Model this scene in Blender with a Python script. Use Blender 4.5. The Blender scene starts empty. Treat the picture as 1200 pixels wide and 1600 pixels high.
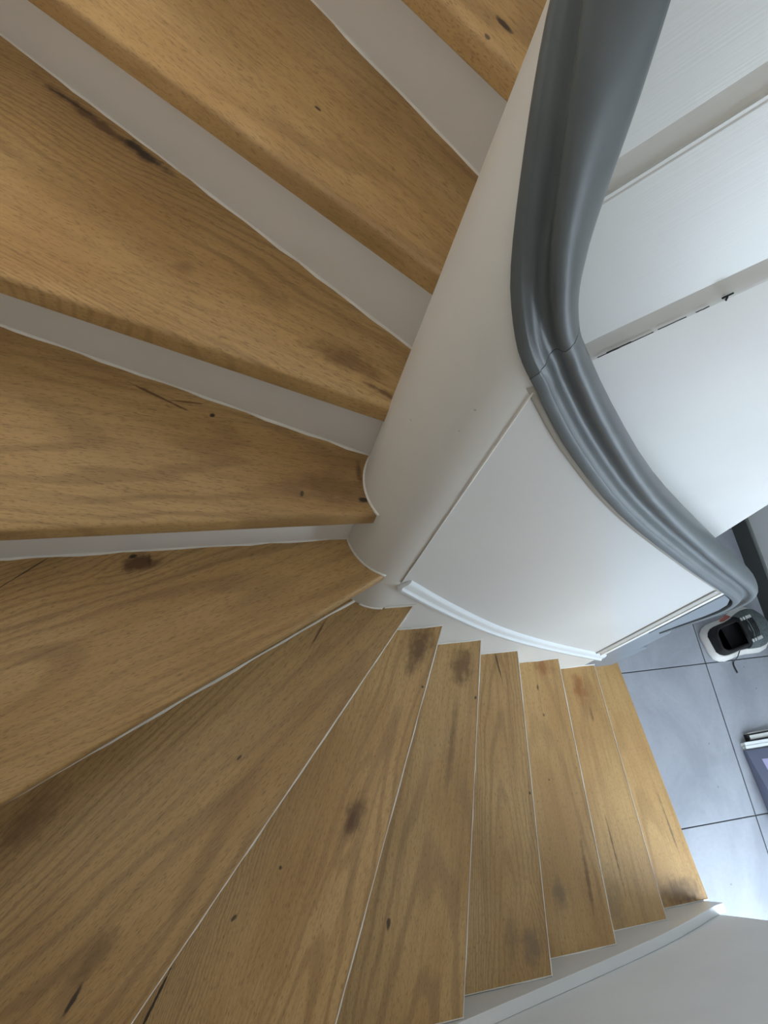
import bpy, bmesh, math, random
from mathutils import Vector, Matrix

random.seed(7)
S = bpy.context.scene
C = S.collection

# ------------------------------------------------------------------ camera
H_CAM = 2.70
FPX = 1120.0
NADIR = (337.0, 1332.0)          # where plumb lines converge, in the 1200x1600 frame
YAW = math.radians(8.7)
cam_data = bpy.data.cameras.new('camera')
cam = bpy.data.objects.new('camera', cam_data)
C.objects.link(cam)
down = Vector((NADIR[0] - 600, NADIR[1] - 800, FPX)).normalized()   # image frame: x right, y down, z forward
ax = (Vector((1, 0, 0)) - down * down.x).normalized()
az = -down
ay = az.cross(ax)
cz, sz = math.cos(YAW), math.sin(YAW)
def to_world(v):
    x, y, z = v.dot(ax), v.dot(ay), v.dot(az)
    return Vector((cz * x + sz * y, -sz * x + cz * y, z))
cx = to_world(Vector((1, 0, 0)))
cy = to_world(Vector((0, -1, 0)))
cb = to_world(Vector((0, 0, -1)))
cam.matrix_world = Matrix(((cx.x, cy.x, cb.x, 0), (cx.y, cy.y, cb.y, 0), (cx.z, cy.z, cb.z, H_CAM), (0, 0, 0, 1)))
cam_data.sensor_fit = 'VERTICAL'
cam_data.sensor_height = 36
cam_data.lens = FPX * 36 / 1600
cam_data.clip_start = 0.02
S.camera = cam

# ------------------------------------------------------------------ world and light
world = bpy.data.worlds.new('world')
S.world = world
world.use_nodes = True
world.node_tree.nodes['Background'].inputs[0].default_value = (0.75, 0.87, 1.0, 1)
world.node_tree.nodes['Background'].inputs[1].default_value = 1.0

def area(name, loc, target, sx, sy, power, col):
    L = bpy.data.lights.new(name, 'AREA')
    L.shape = 'RECTANGLE'
    L.size, L.size_y, L.energy, L.color = sx, sy, power, col
    o = bpy.data.objects.new(name, L)
    C.objects.link(o)
    o.location = loc
    o.rotation_euler = (Vector(target) - Vector(loc)).to_track_quat('-Z', 'Y').to_euler()
    return o
area('front_door_daylight', (2.44, -1.12, 1.13), (0.0, -0.80, 1.0), 0.78, 1.7, 50, (0.73, 0.865, 1.0))
area('landing_window_daylight', (2.43, 0.98, 4.0), (0.0, 0.75, 2.9), 0.80, 1.15, 72, (1.0, 0.96, 0.89))

S.view_settings.view_transform = 'Standard'
S.view_settings.look = 'None'
S.view_settings.gamma = 1
S.view_settings.use_curve_mapping = False
S.view_settings.exposure = 0.38

# ------------------------------------------------------------------ helpers
def mesh(name, verts, faces, mat, parent=None, smooth=False):
    me = bpy.data.meshes.new(name)
    me.from_pydata([tuple(v) for v in verts], [], faces)
    bm = bmesh.new(); bm.from_mesh(me)
    bmesh.ops.recalc_face_normals(bm, faces=bm.faces)
    bm.to_mesh(me); bm.free()
    o = bpy.data.objects.new(name, me)
    C.objects.link(o)
    if mat: me.materials.append(mat)
    if parent: o.parent = parent
    if smooth:
        for p in me.polygons: p.use_smooth = True
    return o
def obj_bm(name, bm, mat, parent=None, smooth=False):
    bmesh.ops.recalc_face_normals(bm, faces=bm.faces)
    me = bpy.data.meshes.new(name)
    bm.to_mesh(me); bm.free()
    o = bpy.data.objects.new(name, me)
    C.objects.link(o)
    me.materials.append(mat)
    if parent: o.parent = parent
    if smooth:
        for p in me.polygons: p.use_smooth = True
    return o
def bevel(o, w, seg=2, angle=35):
    m = o.modifiers.new('bevel', 'BEVEL')
    m.width, m.segments, m.limit_method, m.angle_limit = w, seg, 'ANGLE', math.radians(angle)
    m.harden_normals = False
    return o
def box(name, x0, x1, y0, y1, z0, z1, mat, parent=None, bv=0):
    v = [(x, y, z) for z in (z0, z1) for y in (y0, y1) for x in (x0, x1)]
    f = [(0, 1, 3, 2), (4, 5, 7, 6), (0, 1, 5, 4), (2, 3, 7, 6), (0, 2, 6, 4), (1, 3, 7, 5)]
    o = mesh(name, v, f, mat, parent)
    if bv: bevel(o, bv)
    return o
def prism_z(name, poly, z0, z1, mat, parent=None, bv=0):
    n = len(poly)
    v = [(p[0], p[1], z0) for p in poly] + [(p[0], p[1], z1) for p in poly]
    f = [tuple(range(n))[::-1], tuple(range(n, 2 * n))] + [(i, (i + 1) % n, n + (i + 1) % n, n + i) for i in range(n)]
    o = mesh(name, v, f, mat, parent)
    if bv: bevel(o, bv)
    return o
def prism_y(name, top, bot, y0, y1, mat, parent=None, bv=0):
    """wall-like slab between two curves over the same x samples; top and bot are lists of (x, z)"""
    n = len(top)
    v, f = [], []
    for y in (y0, y1):
        v += [(p[0], y, p[1]) for p in bot] + [(p[0], y, p[1]) for p in top]
    for i in range(n - 1):
        f.append((i, i + 1, n + i + 1, n + i))
        f.append((2 * n + i, 3 * n + i, 3 * n + i + 1, 2 * n + i + 1))
        f.append((i, 2 * n + i, 2 * n + i + 1, i + 1))
        f.append((n + i, n + i + 1, 3 * n + i + 1, 3 * n + i))
    f.append((0, n, 3 * n, 2 * n)); f.append((n - 1, 3 * n - 1, 4 * n - 1, 2 * n - 1))
    o = mesh(name, v, f, mat, parent)
    if bv: bevel(o, bv)
    return o
def sweep(name, pts, us, vs, profile, mat, parent=None, scale=None, caps=True):
    """profile: closed list of (u, v); pts/us/vs: frames along the path"""
    verts, faces = [], []
    m = len(profile)
    for k, (p, u, w) in enumerate(zip(pts, us, vs)):
        s = scale[k] if scale else (1, 1)
        for a, b in profile:
            verts.append(p + u * a * s[0] + w * b * s[1])
    for k in range(len(pts) - 1):
        for i in range(m):
            j = (i + 1) % m
            faces.append((k * m + i, k * m + j, (k + 1) * m + j, (k + 1) * m + i))
    if caps:
        faces.append(tuple(range(m))); faces.append(tuple(range((len(pts) - 1) * m, len(pts) * m)))
    return mesh(name, verts, faces, mat, parent, smooth=True)
def smooth_by_angle(o, ang=40):
    me = o.data
    bm = bmesh.new(); bm.from_mesh(me)
    for e in bm.edges:
        if len(e.link_faces) == 2 and e.calc_face_angle(0) > math.radians(ang): e.smooth = False
    for fc in bm.faces: fc.smooth = True
    bm.to_mesh(me); bm.free()
    return o
def curve(pts, n):
    """Catmull-Rom through 2D points, parameterised by x"""
    out = []
    P = [Vector(p) for p in pts]
    P = [P[0] * 2 - P[1]] + P + [P[-1] * 2 - P[-2]]
    segs = len(P) - 3
    for k in range(n + 1):
        t = k / n * segs
        i = min(int(t), segs - 1); t -= i
        a, b, c, d = P[i:i + 4]
        out.append(0.5 * ((2 * b) + (c - a) * t + (2 * a - 5 * b + 4 * c - d) * t * t + (3 * b - a - 3 * c + d) * t ** 3))
    return out
def at_x(cv, x):
    for a, b in zip(cv, cv[1:]):
        if (a[0] - x) * (b[0] - x) <= 0 and a[0] != b[0]:
            return a[1] + (b[1] - a[1]) * (x - a[0]) / (b[0] - a[0])
    e = (cv[0], cv[1]) if abs(x - cv[0][0]) < abs(x - cv[-1][0]) else (cv[-2], cv[-1])
    return e[0][1] + (e[1][1] - e[0][1]) * (x - e[0][0]) / (e[1][0] - e[0][0])
def clip(poly, p, n):
    """keep the side of the line through p where (q - p).n >= 0"""
    out = []
    for i in range(len(poly)):
        a, b = Vector(poly[i]), Vector(poly[(i + 1) % len(poly)])
        da, db = (a - p).dot(n), (b - p).dot(n)
        if da >= 0: out.append(a)
        if (da > 0 > db) or (da < 0 < db): out.append(a + (b - a) * (da / (da - db)))
    return out
def empty(name, loc=(0, 0, 0), rz=0):
    o = bpy.data.objects.new(name, None)
    C.objects.link(o); o.location = loc; o.rotation_euler = (0, 0, rz)
    return o
def tag(o, label, cat, group=None):
    o['label'] = label; o['category'] = cat
    if group: o['group'] = group
    return o
def struct(o, label=None):
    o['kind'] = 'structure'
    if label: o['label'] = label
    return o

# ------------------------------------------------------------------ materials
class N:
    """small node-building helper"""
    def __init__(s, name):
        s.m = bpy.data.materials.new(name); s.m.use_nodes = True
        s.t = s.m.node_tree; s.b = s.t.nodes['Principled BSDF']
        s.co = s.t.nodes.new('ShaderNodeTexCoord').outputs['Object']
    def node(s, typ, **kw):
        n = s.t.nodes.new(typ)
        for k, v in kw.items(): setattr(n, k, v)
        return n
    def put(s, sock, v):
        if hasattr(v, 'is_linked'): s.t.links.new(v, sock)
        elif isinstance(v, (tuple, list)) and len(v) == 3 and sock.type == 'RGBA': sock.default_value = (*v, 1)
        else: sock.default_value = v
    def math(s, op, a, b=0.0, c=None, clamp=False):
        n = s.node('ShaderNodeMath', operation=op, use_clamp=clamp)
        s.put(n.inputs[0], a); s.put(n.inputs[1], b)
        if c is not None: s.put(n.inputs[2], c)
        return n.outputs[0]
    def mapping(s, vec, loc=(0, 0, 0), rot=(0, 0, 0), scale=(1, 1, 1), typ='POINT'):
        n = s.node('ShaderNodeMapping', vector_type=typ)
        s.put(n.inputs['Vector'], vec)
        n.inputs['Location'].default_value = loc; n.inputs['Rotation'].default_value = rot; n.inputs['Scale'].default_value = scale
        return n.outputs[0]
    def noise(s, vec, scale=1, detail=3, rough=0.5, dist=0):
        n = s.node('ShaderNodeTexNoise')
        s.put(n.inputs['Vector'], vec)
        n.inputs['Scale'].default_value = scale; n.inputs['Detail'].default_value = detail
        n.inputs['Roughness'].default_value = rough; n.inputs['Distortion'].default_value = dist
        return n.outputs['Fac']
    def rng(s, v, a, b, c=0.0, d=1.0, smooth=True):
        n = s.node('ShaderNodeMapRange', interpolation_type='SMOOTHSTEP' if smooth else 'LINEAR')
        s.put(n.inputs[0], v)
        for i, q in enumerate((a, b, c, d)): n.inputs[i + 1].default_value = q
        return n.outputs[0]
    def mix(s, f, a, b, mode='MIX'):
        n = s.node('ShaderNodeMix', data_type='RGBA', blend_type=mode)
        s.put(n.inputs[0], f); s.put(n.inputs[6], a); s.put(n.inputs[7], b)
        return n.outputs[2]
    def sep(s, v):
        n = s.node('ShaderNodeSeparateXYZ'); s.put(n.inputs[0], v); return n.outputs
    def comb(s, x, y, z):
        n = s.node('ShaderNodeCombineXYZ')
        for i, q in enumerate((x, y, z)): s.put(n.inputs[i], q)
        return n.outputs[0]
    def bump(s, h, strength=0.2, dist=0.001):
        n = s.node('ShaderNodeBump'); s.put(n.inputs['Height'], h)
        n.inputs['Strength'].default_value = strength; n.inputs['Distance'].default_value = dist
        s.t.links.new(n.outputs[0], s.b.inputs['Normal'])
    def out(s, col=None, rough=None, **kw):
        if col is not None: s.put(s.b.inputs['Base Color'], col)
        if rough is not None: s.put(s.b.inputs['Roughness'], rough)
        for k, v in kw.items(): s.put(s.b.inputs[k], v)
        return s.m

def plain(name, col, rough=0.5, var=0.06, nscale=12, bump=0.0, bscale=180, **kw):
    n = N(name)
    f = n.noise(n.co, nscale, 3)
    c = n.mix(n.rng(f, 0.3, 0.7), tuple(x * (1 - var) for x in col), tuple(min(1, x * (1 + var)) for x in col))
    if bump: n.bump(n.noise(n.co, bscale, 2), bump, 0.001)
    return n.out(c, rough, **kw)

def painted(name, col, rough=0.38, brush=None, specks=0.0):
    """brushed white paint: faint brush lines, a few chips"""
    n = N(name)
    big = n.noise(n.co, 3.5, 2)
    c = n.mix(n.rng(big, 0.3, 0.7), tuple(x * 0.975 for x in col), col)
    if specks:
        sp = n.noise(n.co, 75, 1)
        c = n.mix(n.rng(sp, 0.80, 0.83, 0, specks), c, (0.06, 0.06, 0.055))
    if brush:
        v = n.mapping(n.mapping(n.co, rot=(0, brush, 0)), scale=(5, 30, 300))
        h = n.noise(v, 1, 3)
        h2 = n.noise(n.co, 22, 3, dist=1.5)
        n.bump(n.math('ADD', h, n.math('MULTIPLY', h2, 0.6)), 0.07, 0.002)
    else:
        h2 = n.noise(n.co, 35, 3)
        n.bump(h2, 0.07, 0.002)
    return n.out(c, rough)

def wood(name, ang, seed, center, tint=1.0, arch=(1.0, 9.0), spots=(), warm=0.0):
    """oiled beech plank. ang: grain direction in plan; center: a point on the plank's heart line;
    spots: (x, y, half length, half width, angle or None, colour, strength, softness)"""
    n = N(name)
    ca = math.cos(ang); sa = math.sin(ang)
    p = n.mapping(n.co, loc=(-center[0], -center[1], 0))
    g = n.mapping(p, rot=(0, 0, -ang))
    o = n.sep(g)
    u, v, w = o[0], o[1], o[2]
    off = n.comb(n.math('ADD', u, seed * 3.7), n.math('ADD', v, seed * 1.9), n.math('ADD', w, seed))
    wob = n.noise(n.mapping(off, scale=(2.2, 7, 2)), 1, 3, 0.55)
    v2 = n.math('ADD', v, n.math('MULTIPLY', n.math('SUBTRACT', wob, 0.5), 0.06))
    # grain flows around the knots
    for (kx, ky, a, b, an, col, st, sf) in spots:
        if st > 0.75 and b > 0.012:
            q = n.mapping(n.co, loc=(-kx, -ky, 0)); q = n.mapping(q, rot=(0, 0, -ang)); q = n.mapping(q, scale=(1 / (a * 3.5), 1 / (b * 3.0), 0))
            ln = n.node('ShaderNodeVectorMath', operation='LENGTH'); n.put(ln.inputs[0], q)
            qv = n.sep(q)[1]
            k = n.math('MULTIPLY', n.rng(ln.outputs['Value'], 0, 1, 1, 0), n.math('MULTIPLY', n.math('SIGN', qv), b * 1.1))
            v2 = n.math('SUBTRACT', v2, k)
    para = n.math('MULTIPLY', n.math('MULTIPLY', v2, v2), 26.0 * arch[0])
    ph = n.math('ADD', para, n.math('MULTIPLY', u, 0.26))
    ph = n.math('ADD', ph, n.math('MULTIPLY', n.noise(n.mapping(off, scale=(3, 16, 3)), 1, 2), 0.10))
    rings = n.math('SINE', n.math('MULTIPLY', ph, arch[1] * 9.0))
    rings = n.rng(rings, 0.1, 1.0)
    fib = n.noise(n.mapping(off, scale=(5, 190, 190)), 1, 3, 0.6)
    fib2 = n.noise(n.mapping(off, scale=(1.6, 46, 46)), 1, 3, 0.6)
    blot = n.noise(n.mapping(off, scale=(2.4, 6.5, 6.5)), 1, 4, 0.55)
    light = (0.520 * tint, 0.336 * tint, 0.142 * tint)
    mid = (0.415 * tint, 0.248 * tint, 0.094 * tint)
    dark = (0.205 * tint, 0.115 * tint, 0.044 * tint)
    c = n.mix(n.rng(blot, 0.34, 0.68), light, mid)
    c = n.mix(n.math('MULTIPLY', rings, n.rng(n.noise(n.mapping(off, scale=(1.3, 5, 1)), 1, 2), 0.36, 0.60, 0.05, 0.40)), c, dark)
    c = n.mix(n.rng(fib2, 0.5, 0.74, 0, 0.34), c, dark)
    c = n.mix(n.rng(fib, 0.46, 0.76, 0, 0.30), c, dark)
    fleck = n.noise(n.mapping(off, scale=(85, 720, 720)), 1, 1)
    c = n.mix(n.rng(fleck, 0.55, 0.70, 0, 0.52), c, (0.16 * tint, 0.085 * tint, 0.032 * tint))
    if warm: c = n.mix(warm, c, (0.50, 0.235, 0.06))
    pin = n.noise(n.mapping(off, scale=(16, 30, 16)), 1, 0)
    c = n.mix(n.rng(pin, 0.90, 0.92, 0, 0.8), c, (0.05, 0.024, 0.012))
    dn = n.noise(n.mapping(n.co, scale=(1, 1, 1)), 38, 4, 0.6)
    dg = n.noise(n.mapping(off, scale=(14, 120, 10)), 1, 3, 0.6)
    for (kx, ky, a, b, an, col, st, sf) in spots:
        q = n.mapping(n.co, loc=(-kx, -ky, 0))
        q = n.mapping(q, rot=(0, 0, -(ang if an is None else an)))
        q = n.mapping(q, scale=(1 / a, 1 / b, 0))
        ln = n.node('ShaderNodeVectorMath', operation='LENGTH'); n.put(ln.inputs[0], q)
        d = n.math('ADD', ln.outputs['Value'], n.math('MULTIPLY', n.math('SUBTRACT', dn, 0.5), 1.7))
        d = n.math('ADD', d, n.math('MULTIPLY', n.math('SUBTRACT', dg, 0.5), 1.3 * sf))
        c = n.mix(n.rng(d, 1.0 - sf, 1.0 + sf * 0.4, st, 0), c, col)
    n.bump(n.math('ADD', fib, n.math('MULTIPLY', fleck, 0.5)), 0.10, 0.0008)
    rough = n.rng(blot, 0.3, 0.7, 0.36, 0.48)
    return n.out(c, rough)

M = {}
M['white'] = painted('white_satin_paint', (0.77, 0.76, 0.725), 0.34, specks=0.35)
M['white_brush'] = painted('white_brushed_paint', (0.74, 0.745, 0.725), 0.36, brush=math.radians(50), specks=0.3)
M['white_panel'] = painted('white_panel_paint', (0.75, 0.75, 0.735), 0.33)
M['riser'] = painted('riser_paint', (0.76, 0.74, 0.705), 0.42)
M['trim'] = painted('beige_trim_and_shade_paint', (0.50, 0.485, 0.44), 0.42)  # beige of the end trim; on the rail fillet it paints in shade
M['gloss'] = painted('white_gloss_paint', (0.76, 0.79, 0.80), 0.22)
M['caulk'] = plain('white_caulk', (0.82, 0.80, 0.75), 0.5)
M['wall'] = plain('white_wall_paint', (0.80, 0.79, 0.77), 0.7, 0.02, 4, 0.12, 260)
M['wall_grey'] = plain('pale_grey_wall_paint', (0.68, 0.69, 0.68), 0.6, 0.02, 4, 0.1, 260)
M['ceil'] = plain('ceiling_white', (0.75, 0.74, 0.72), 0.8, 0.02)
M['grout'] = plain('dark_grout', (0.085, 0.085, 0.09), 0.8)
M['base'] = plain('dark_grey_baseboard', (0.055, 0.058, 0.058), 0.45)
M['base_lip'] = plain('grey_baseboard_lip', (0.22, 0.23, 0.22), 0.45)
M['hair'] = plain('grey_hairline', (0.10, 0.10, 0.095), 0.8)
M['crack'] = plain('dark_joint_filler', (0.012, 0.013, 0.014), 0.7)
def rail_mat():
    n = N('slate_grey_gloss_paint')
    f = n.noise(n.co, 9, 3)
    c = n.mix(n.rng(f, 0.3, 0.7), (0.098, 0.114, 0.121), (0.118, 0.134, 0.142))
    h = n.noise(n.mapping(n.co, scale=(60, 20, 60)), 1, 3)
    n.bump(h, 0.10, 0.0015)
    return n.out(c, 0.42)
M['rail'] = rail_mat()
M['post'] = plain('blue_grey_post_paint', (0.22, 0.25, 0.285), 0.4, 0.04, 9, 0.05)
def tile_mat():
    n = N('grey_porcelain_tile')
    f = n.noise(n.mapping(n.co, scale=(2.2, 1.4, 1)), 1.6, 6, 0.62, 0.6)
    g = n.noise(n.mapping(n.co, scale=(1, 1, 1)), 60, 4, 0.6)
    c = n.mix(n.rng(f, 0.28, 0.72), (0.285, 0.30, 0.34), (0.40, 0.42, 0.465))
    c = n.mix(n.rng(g, 0.4, 0.7, 0, 0.12), c, (0.25, 0.25, 0.26))
    sp = n.noise(n.co, 42, 0)
    c = n.mix(n.rng(sp, 0.86, 0.88, 0, 0.5), c, (0.09, 0.09, 0.1))
    n.bump(g, 0.05, 0.0006)
    return n.out(c, n.rng(f, 0.3, 0.7, 0.36, 0.46))
M['tile'] = tile_mat()

# ------------------------------------------------------------------ the room
XL, XR, YF, YB = -0.56, 2.46, -0.428, 1.42
ZC = 5.1
YH = -1.80                        # the wall with the front door
XE = 1.585                        # where the wall beside the stairs ends
fl = struct(box('floor', XL, XR, YH, YB, -0.12, -0.006, M['grout']), 'dark grout bed of the tiled hall floor')
TS = 0.607
tile_me = None
gx = [2.0698 + TS * k for k in range(-3, 2)]
gy = [0.4242 + TS * k for k in range(-4, 3)]
for x0 in gx[:-1]:
    for y0 in gy[:-1]:
        xa, xb = x0 + 0.002, min(x0 + TS - 0.002, XR - 0.001)
        ya, yb = max(y0 + 0.002, YH + 0.001), min(y0 + TS - 0.002, YB - 0.001)
        if xb - xa < 0.02 or yb - ya < 0.02: continue
        if xb < XE and yb < YF: continue
        bevel(box('tile', xa, xb, ya, yb, -0.0055, 0.0, M['tile'], fl), 0.0012, 1)
struct(box('wall_front', XL - 0.1, XE, YH - 0.1, YF, -0.12, ZC, M['wall']), 'white plaster wall beside the lower steps')
struct(box('wall_left', XL - 0.1, XL, YF, YB + 0.1, -0.12, ZC, M['wall']))
struct(box('wall_back', XL, XR, YB, YB + 0.1, -0.12, ZC, M['wall']))
bb = struct(box('baseboard_right', XR - 0.014, XR, 0.30, YB, 0.0, 0.094, M['base']), 'dark grey baseboard along the hall wall')
box('lip', XR - 0.010, XR, 0.30, YB, 0.094, 0.104, M['base_lip'], bb)
# hall wall with the glazed front door
struct(box('wall_hall', XE, XR + 0.1, YH - 0.1, YH, -0.12, ZC, M['wall']))
D0, D1, DH = -1.58, -0.66, 2.12
def yz(x, q): return [(x, y, z) for y, z in q]
q_out = ((YH, -0.12), (YB + 0.1, -0.12), (YB + 0.1, ZC), (YH, ZC))
q_in = ((D0, 0.0), (D1, 0.0), (D1, DH), (D0, DH))
wv = yz(XR, q_out) + yz(XR + 0.1, q_out) + yz(XR, q_in) + yz(XR + 0.1, q_in)
wf = []
for i in range(4):
    j = (i + 1) % 4
    wf += [(i, j, 8 + j, 8 + i), (4 + i, 12 + i, 12 + j, 4 + j), (8 + i, 8 + j, 12 + j, 12 + i), (i, 4 + i, 4 + j, j)]
struct(mesh('wall_right', wv, wf, M['wall_grey']), 'pale grey wall of the hall behind the shoes')
door = struct(empty('door_1', (XR + 0.05, (D0 + D1) / 2, 0), math.pi / 2), 'white front door with a tall glass pane')
glass = bpy.data.materials.new('door_glass'); glass.use_nodes = True
gb = glass.node_tree.nodes['Principled BSDF']
gb.inputs['Base Color'].default_value = (0.9, 0.95, 1, 1); gb.inputs['Transmission Weight'].default_value = 1.0; gb.inputs['Roughness'].default_value = 0.25
for a, b, c, d in ((-0.455, -0.36, 0.01, 2.11), (0.36, 0.455, 0.01, 2.11), (-0.36, 0.36, 0.01, 0.24), (-0.36, 0.36, 2.0, 2.11)):
    box('door_frame', a, b, -0.02, 0.02, c, d, M['white_panel'], door, 0.003)
box('pane', -0.36, 0.36, -0.004, 0.004, 0.24, 2.0, glass, door)
# upper floor over the hall, and the ceiling with its skylight
struct(box('floor_upper', 1.50, XR, YH, 0.50, 2.56, 2.80, M['ceil']), 'upper floor above the hall')
struct(box('landing', 0.83, XR, 0.62, YB, 2.56, 2.80, M['ceil']), 'upper landing at the head of the stairs')
struct(box('ceiling', XL, XR, YF, YB, ZC, ZC + 0.1, M['ceil']))
win = struct(empty('window_1', (XR - 0.001, 0.98, 4.0), math.pi / 2), 'landing window high on the right wall')
for a, b, c, d in ((-0.46, -0.40, -0.64, 0.64), (0.40, 0.46, -0.64, 0.64), (-0.40, 0.40, -0.64, -0.58), (-0.40, 0.40, 0.58, 0.64)):
    box('window_frame', a, b, 0.0, 0.045, c, d, M['white_panel'], win, 0.003)
box('pane', -0.40, 0.40, 0.002, 0.008, -0.58, 0.58, glass, win)

# ------------------------------------------------------------------ staircase
RISE = 0.187
TH = 0.040
NC = Vector((0.36, 0.503)); NR = 0.097
stair = tag(empty('staircase', (0, 0, 0)), 'winding wooden staircase with white risers, round white newel and grey handrail', 'staircase')
# nose lines: (outer end, inner end) in plan
NOSE = {1: ((1.637, -0.396), (1.543, 0.445)), 2: ((1.352, -0.393), (1.336, 0.407)), 3: ((1.070, -0.394), (1.108, 0.416)),
        4: ((0.788, -0.390), (0.890, 0.417)), 5: ((0.496, -0.390), (0.711, 0.417)), 6: ((0.199, -0.319), (0.549, 0.414)),
        7: ((-0.137, -0.221), (0.427, 0.407)), 8: ((-0.297, 0.110), (0.325, 0.413)), 9: ((-0.272, 0.457), (0.266, 0.453)),
        10: ((-0.244, 0.749), (0.271, 0.531)), 11: ((-0.143, 1.054), (0.304, 0.603)), 12: ((0.190, 1.010), (0.357, 0.729)),
        13: ((0.330, 1.420), (0.490, 0.600)), 14: ((0.570, 1.420), (0.630, 0.600)), 15: ((0.800, 1.420), (0.800, 0.600))}
RISER = {9: ((-0.319, 0.490), (0.263, 0.490)), 10: ((-0.293, 0.818), (0.282, 0.558)), 11: ((-0.273, 1.252), (0.315, 0.639)), 12: ((0.199, 1.125), (0.389, 0.787)),
         8: ((-0.343, 0.127), (0.300, 0.444))}
def line(n, shift=0.0, riser=False):
    a, b = (Vector(q) for q in ((RISER[n] if n in RISER else NOSE[n]) if riser else NOSE[n]))
    d = (b - a).normalized()
    up = Vector((-d.y, d.x))                   # uphill normal
    s = shift + (0.03 if (riser and n not in RISER) else 0)
    return a + up * s, up, d
def region(n):
    if n == 1: return [(XL, -0.3985), (1.75, -0.3985), (1.75, 0.4415), (XL, 0.4415)]
    if n == 7: return [(XL, -0.3985), (1.75, -0.3985), (1.75, 0.446), (XL, 0.446)]
    if n <= 7: return [(XL, -0.3985), (1.75, -0.3985), (1.75, 0.4078), (XL, 0.4078)]
    if n <= 10: return [(XL + 0.001, -0.3985), (0.372, -0.3985), (0.372, YB - 0.001), (XL + 0.001, YB - 0.001)]
    if n == 11: return [(XL + 0.001, 0.5855), (0.75, 0.5855), (0.75, YB - 0.001), (XL + 0.001, YB - 0.001)]
    return [(XL + 0.001, 0.585), (1.3, 0.585), (1.3, YB - 0.001), (XL + 0.001, YB - 0.001)]
BLACK = (0.020, 0.012, 0.008); BROWN = (0.115, 0.052, 0.020); TAN = (0.150, 0.078, 0.028); GREY = (0.20, 0.135, 0.075); RED = (0.26, 0.095, 0.026)
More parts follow.
